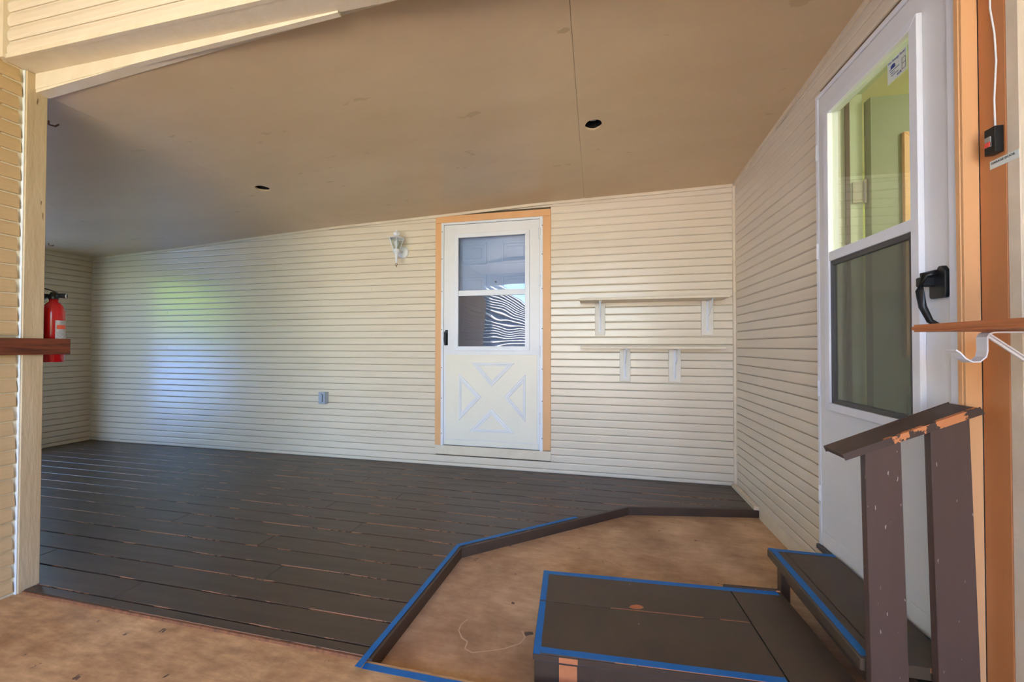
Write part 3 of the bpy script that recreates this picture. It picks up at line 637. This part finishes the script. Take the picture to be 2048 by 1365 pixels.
# ---- outlet box
ob = empty('outlet_box', (-3.700, 0, .588)); tag(ob, 'small grey metal outlet box low on the back wall', 'outlet box')
box('box_body', (-.034, -.066, -.056), (.036, -.0125, .056), 'grey_metal', ob, .003)
box('cover_plate', (-.037, -.070, -.058), (.039, -.0662, .058), 'grey_metal', ob, .002)
bm = bmesh.new(); strap(bm, [(.0, .040), (.010, .034), (.010, -.034), (.0, -.040)], .003, .004); o = link('cover_latch', bm, 'dark_frame', ob); o.location = (.0, -.073, 0)
# ---- ceiling light holes
for i, (hx, hy, r) in enumerate(HOLES):
    z = zc(hx, hy)
    e = empty('ceiling_light_hole', (hx, hy, z+.013)); tag(e, ['round empty ceiling light hole showing loose wires, on the lantern side', 'round empty light hole with painted rim in the ceiling nearer the storm door'][i], 'light hole')
    bm = bmesh.new(); lathe(bm, [(r+.01, 0), (r+.01, .10)], 0, 0, 24, False); bm.faces.new([v for v in bm.verts if v.co.z > .09]); link('junction_can', bm, 'can_dark', e)
    bm = bmesh.new(); tube(bm, [(-r*.9, .0, .06), (-r*.3, .01, .02), (r*.2, -.005, .012), (r*.8, .01, .05)], .0035, 6); link('loose_wire', bm, 'grey_metal', e)
    bm = bmesh.new(); tube(bm, [(-r*.9, -.01, .07), (-r*.5, -.01, .025), (0, .0, .02), (r*.3, .02, .07)], .003, 6); link('loose_wire', bm, 'copper_wire', e)
# nails in the porch ceiling
for x, y, lab in ((-3.852, -1.933, 'bent rusty nail sticking out of the ceiling close to the corner post'), (-6.47, -.57, 'dark hook screwed into the green-lit ceiling end')):
    z = zc(x, y); bm = bmesh.new(); tube(bm, [(0, 0, .0), (0, 0, -.02), (.03, .01, -.028), (.05, .012, -.02)], .004, 6); o = link('ceiling_hook', bm, 'rust'); o.location = (x, y, z); tag(o, lab, 'hook')

# ---- fire extinguisher and the wooden rail holding it
fe = empty('fire_extinguisher', (-3.668, -2.0, 1.018)); tag(fe, 'red fire extinguisher with black valve hanging behind the corner post', 'fire extinguisher')
bm = bmesh.new(); R_ = .0415
lathe(bm, [(R_*.86, 0), (R_*.92, .002), (R_*.92, .028), (R_, .034), (R_, .235), (R_*.97, .252), (R_*.82, .272), (R_*.58, .286), (.016, .292), (.016, .306)], 0, 0, 32); link('cylinder', bm, 'red_enamel', fe, True)
o = fe.children[0]
bm = bmesh.new(); a0, a1 = math.radians(-18), math.radians(46); N_ = 12
for zz0, zz1, rr in ((.05, .202, R_+.0006),):
    va = [bm.verts.new((rr*math.cos(a0+(a1-a0)*i/N_), rr*math.sin(a0+(a1-a0)*i/N_), zz0)) for i in range(N_+1)]; vb = [bm.verts.new((v.co.x, v.co.y, zz1)) for v in va]
    for i in range(N_): bm.faces.new((va[i], va[i+1], vb[i+1], vb[i]))
lb = link('paper_label', bm, 'label_paper', fe, True)
bm = bmesh.new()
for zz0, zz1, rr in ((.160, .180, R_+.0011),):
    va = [bm.verts.new((rr*math.cos(a0+.12+(a1-a0-.2)*i/N_), rr*math.sin(a0+.12+(a1-a0-.2)*i/N_), zz0)) for i in range(N_+1)]; vb = [bm.verts.new((v.co.x, v.co.y, zz1)) for v in va]
    for i in range(N_): bm.faces.new((va[i], va[i+1], vb[i+1], vb[i]))
link('label_band', bm, 'label_red', lb, True)
bm = bmesh.new(); lathe(bm, [(.018, .306), (.018, .318), (.014, .330), (.010, .340)], 0, 0, 16); addbox(bm, (-.045, -.012, .314), (.022, .012, .330), .003); tube(bm, [(.0, 0, .325), (.030, .0, .325), (.044, .0, .324)], [.010, .012, .013], 10); link('valve', bm, 'black_plastic', fe).rotation_euler = (0, 0, .75)
bm = bmesh.new(); tube(bm, [(.0455, .012*math.cos(2*PI*i/16), .324+.012*math.sin(2*PI*i/16)) for i in range(17)], .002, 6); o = link('nozzle_rim', bm, 'label_paper', fe); o.rotation_euler = (0, 0, .75)
bm = bmesh.new(); strap(bm, [(.012, .338), (-.01, .350), (-.05, .364), (-.085, .362)], .009, .005); link('squeeze_lever', bm, 'black_plastic', fe).rotation_euler = (0, 0, .75)
bm = bmesh.new(); strap(bm, [(.006, .322), (-.02, .316), (-.055, .285), (-.075, .262)], .009, .005); link('carry_handle', bm, 'black_plastic', fe).rotation_euler = (0, 0, .75)
box('wall_bracket', (-.018, -.0745, .06), (.018, -R_+.002, .24), 'black_plastic', fe, .002)
rl = box('wooden_rail', (XG+.0205, -2.42, 1.056), (XG+.040, -1.982, 1.131), 'red_wood', None, .002); tag(rl, 'short reddish stained wooden rail nailed across the corner post', 'wooden rail')

# ---- lower platform step
stp = empty('porch_step', (-1.292, -2.052, -.055), math.radians(3.3)); tag(stp, 'wide low dark brown wooden platform step on the concrete inset', 'step')
SL, SD, SH = 1.0, .485, .115
box('step_plank', (0, 0, SH-.022), (.795, SD*.56-.002, SH), 'step_paint', stp, .002)
box('step_plank', (0, SD*.56+.001, SH-.022), (.795, SD, SH), 'step_paint', stp, .002)
bm = bmesh.new(); prism(bm, [(.798, 0), (SL, 0), (SL, SD), (.798, SD)], .022, 2, SH-.022); link('step_plank', bm, 'step_paint', stp)
box('front_board', (.004, .006, 0), (SL, .024, SH-.030), 'dark_paint', stp, .002)
box('front_nosing', (.0, -.004, SH-.021), (.795, -.0005, SH-.0015), 'dark_paint', stp, .0005)
box('side_board', (.006, .0245, 0), (.022, SD-.012, SH-.0225), 'dark_paint', stp, .001)
box('back_board', (.022, SD-.03, 0), (SL, SD-.012, SH-.0225), 'dark_paint', stp, .001)
box('back_cleat', (.78, SD+.0005, SH-.03), (SL, SD+.018, SH+.004), 'rail_paint', stp, .002)
box('bare_patch', (.088, -.0055, SH-.020), (.150, -.0042, SH-.0025), 'raw_wood', stp)
box('bare_patch', (.088, .0045, .0), (.148, .0058, SH-.034), 'raw_wood', stp)
bm = bmesh.new(); prism(bm, [(.355, .285), (.372, .279), (.398, .283), (.412, .292), (.404, .304), (.386, .307), (.364, .298)], .0006, 2, SH); link('bare_patch', bm, 'raw_wood', stp)
# ---- upper step
us = empty('porch_step', (-.312, -2.0, -.055)); tag(us, 'narrow dark brown upper step directly below the storm door', 'step')
UH = .222
box('tread_board', (0, 0, UH-.036), (.066, .645, UH), 'step_paint', us, .003)
box('tread_board', (.069, 0, UH-.036), (.268, .645, UH), 'step_paint', us, .003)
box('riser_board', (.045, .01, .118), (.060, .60, UH-.0365), 'dark_paint', us)
box('leg', (.030, .58, 0), (.066, .62, UH-.0365), 'dark_paint', us, .002)
box('leg', (.225, .58, 0), (.262, .62, UH-.0365), 'dark_paint', us, .002)
box('leg', (.225, .012, 0), (.262, .05, UH-.0365), 'dark_paint', us, .002)
box('leg', (.062, .012, 0), (.10, .05, UH-.0365), 'dark_paint', us, .002)
# ---- handrail
hr = empty('handrail', (-.2, -2.03, -.055)); tag(hr, 'short sloping dark brown handrail on two upright boards beside the steps', 'handrail')
def upright(x0t, x1t, x0b, x1b, zt0, zt1):
    bm = bmesh.new(); f = [(x0b+.2, 0), (x1b+.2, 0), (x1t+.2, zt1+.055), (x0t+.2, zt0+.055)]
    prism(bm, f, .0255, 1, 0); bmesh.ops.bevel(bm, geom=bm.edges[:], offset=.002, segments=1, affect='EDGES'); link('upright_board', bm, 'post_paint', hr)
sl = math.tan(math.radians(24.4)); rz_ = lambda x: .768+(x+.372)*sl-.002
upright(-.311, -.223, -.298, -.205, rz_(-.311), rz_(-.223)); upright(-.152, -.061, -.135, -.038, rz_(-.152), rz_(-.061))
bm = bmesh.new(); prism(bm, [(-.374, .7815), (-.368, .767), (-.040, .9155), (-.049, .9305)], .098, 1, -.014)
bmesh.ops.translate(bm, verts=bm.verts, vec=(.2, 0, .055)); bmesh.ops.bevel(bm, geom=bm.edges[:], offset=.002, segments=1, affect='EDGES'); link('top_rail', bm, 'rail_paint', hr)

# ---- garage shelf with bracket
gs = empty('garage_shelf', (.04, -2.13, 1.137)); tag(gs, 'orange wood shelf with rounded edge on the wall beside the storm door', 'shelf')
bm = bmesh.new(); prism(bm, [(-.306, -.006), (-.300, .0), (-.001, .0), (-.001, -.95), (-.306, -.95)], .019, 2, 0)
bmesh.ops.bevel(bm, geom=bm.edges[:], offset=.005, segments=2, affect='EDGES'); link('shelf_board', bm, 'shelf_wood', gs)
br = empty('rod_bracket', (0, -.115, -.002), 0, gs)
bm = bmesh.new(); strap(bm, [(0, -.003), (-.225, -.003), (-.236, -.006), (-.240, -.014), (-.240, -.046), (-.243, -.060), (-.254, -.071), (-.268, -.072), (-.281, -.064), (-.292, -.050), (-.300, -.044)], .013, .003); link('arm_and_hook', bm, 'white_metal', br)
bm = bmesh.new(); strap(bm, [(-.232, -.007), (-.10, -.115), (-.004, -.19)], .009, .003); tube(bm, [(-.232, .0, -.009), (-.10, 0, -.117), (-.006, 0, -.192)], .004, 6); link('diagonal_brace', bm, 'white_metal', br)
box('wall_leg', (-.003, -.013, -.21), (.0, .013, -.002), 'white_metal', br)
bm = bmesh.new(); lathe(bm, [(.005, 0), (.004, -.004)], -.09, 0, 10); link('screw', bm, 'rust', br).location = (0, 0, -.005)

# ---- door opener button, wire and label tape
gb = empty('door_opener_button', (-.0005, -2.045, 1.665)); tag(gb, 'small black push button box with red button on the orange casing', 'push button')
box('button_box', (-.020, -.016, -.036), (.0, .014, .036), 'black_plastic', gb, .001)
bm = bmesh.new(); prism(bm, [(-.006, -.016), (.009, -.016), (.009, .012), (-.006, .012)], .003, 0, -.0232); link('button_cap', bm, 'button_grey', gb)
box('button_cap', (-.0245, -.006, -.016), (-.0205, .009, -.002), 'button_red', gb, .001)
bm = bmesh.new(); tube(bm, [(-.006, 0, .036), (-.004, .004, .12), (-.005, -.004, .22), (-.003, .002, .30), (-.004, .012, .38), (-.003, .010, .7), (-.003, .01, 1.06)], .0022, 6); link('bell_wire', bm, 'white_door', gb, True)
lt_ = box('label_tape', (-.0012, -2.098, 1.594), (-.0002, -2.022, 1.617), 'sticker'); tag(lt_, 'curling white adhesive label reading GARAGE DOOR under the push button', 'label')
textobj('label_text', 'GARAGE DOOR', .0088, 'black_ink', lt_, Matrix.Translation((-.0012, .034, .001)) @ Matrix(((0, 0, -1, 0), (-1, 0, 0, 0), (0, 1, 0, 0), (0, 0, 0, 1))))

# ---- blue masking tape
TG = 'strips of blue masking tape on the deck and steps'
def tape(p0, p1, wd, z, label, side=0):
    p0, p1 = Vector(p0), Vector(p1); d = (p1-p0).normalized(); n = Vector((-d.y, d.x)); L = (p1-p0).length
    pts = []; K = 10
    for i in range(K+1): pts.append((L*i/K, -wd/2+random.uniform(-.0008, .0008)))
    for i in range(K, -1, -1): pts.append((L*i/K, wd/2+random.uniform(-.0008, .0008)))
    bm = bmesh.new(); prism(bm, pts, .0006, 2, 0); o = link('masking_tape', bm, 'tape_blue'); o.location = (p0.x, p0.y, z); o.rotation_euler = (0, 0, math.atan2(d.y, d.x))
    return tag(o, label, 'tape', TG)
tape((-1.878, -2.170), (-1.824, -1.325), .024, .0014, 'blue masking tape along the straight deck edge beside the concrete inset')
tape((-1.826, -1.332), (-1.205, -.835), .024, .0015, 'blue masking tape along the diagonal deck edge, ending halfway')
tape((-1.870, -2.146), (-1.30, -2.146), .024, -.0118, 'blue masking tape on the concrete slab running towards the platform step')
ca, sa = math.cos(math.radians(3.3)), math.sin(math.radians(3.3))
def sp_(x, y): return (-1.292+x*ca-y*sa, -2.052+x*sa+y*ca)
tz = -.055+SH+.0002
tape(sp_(.0135, -.004), sp_(.0135, SD*.56-.004), .024, tz, 'blue masking tape on the outer end of the platform step, front plank')
tape(sp_(.0135, SD*.56+.004), sp_(.0135, SD), .024, tz, 'blue masking tape on the outer end of the platform step, rear plank')
tape(sp_(.026, .016), sp_(.79, .012), .024, tz, 'blue masking tape along the front edge of the platform step')
tape(sp_(.026, SD-.013), sp_(.985, SD-.013), .024, tz, 'blue masking tape along the rear edge of the platform step')
uz = -.055+UH+.0002
tape((-.290, -1.985), (-.290, -1.352), .026, uz, 'blue masking tape along the outer edge of the upper step')
tape((-.310, -1.366), (-.046, -1.366), .022, uz+.0008, 'blue masking tape across the far end of the upper step')
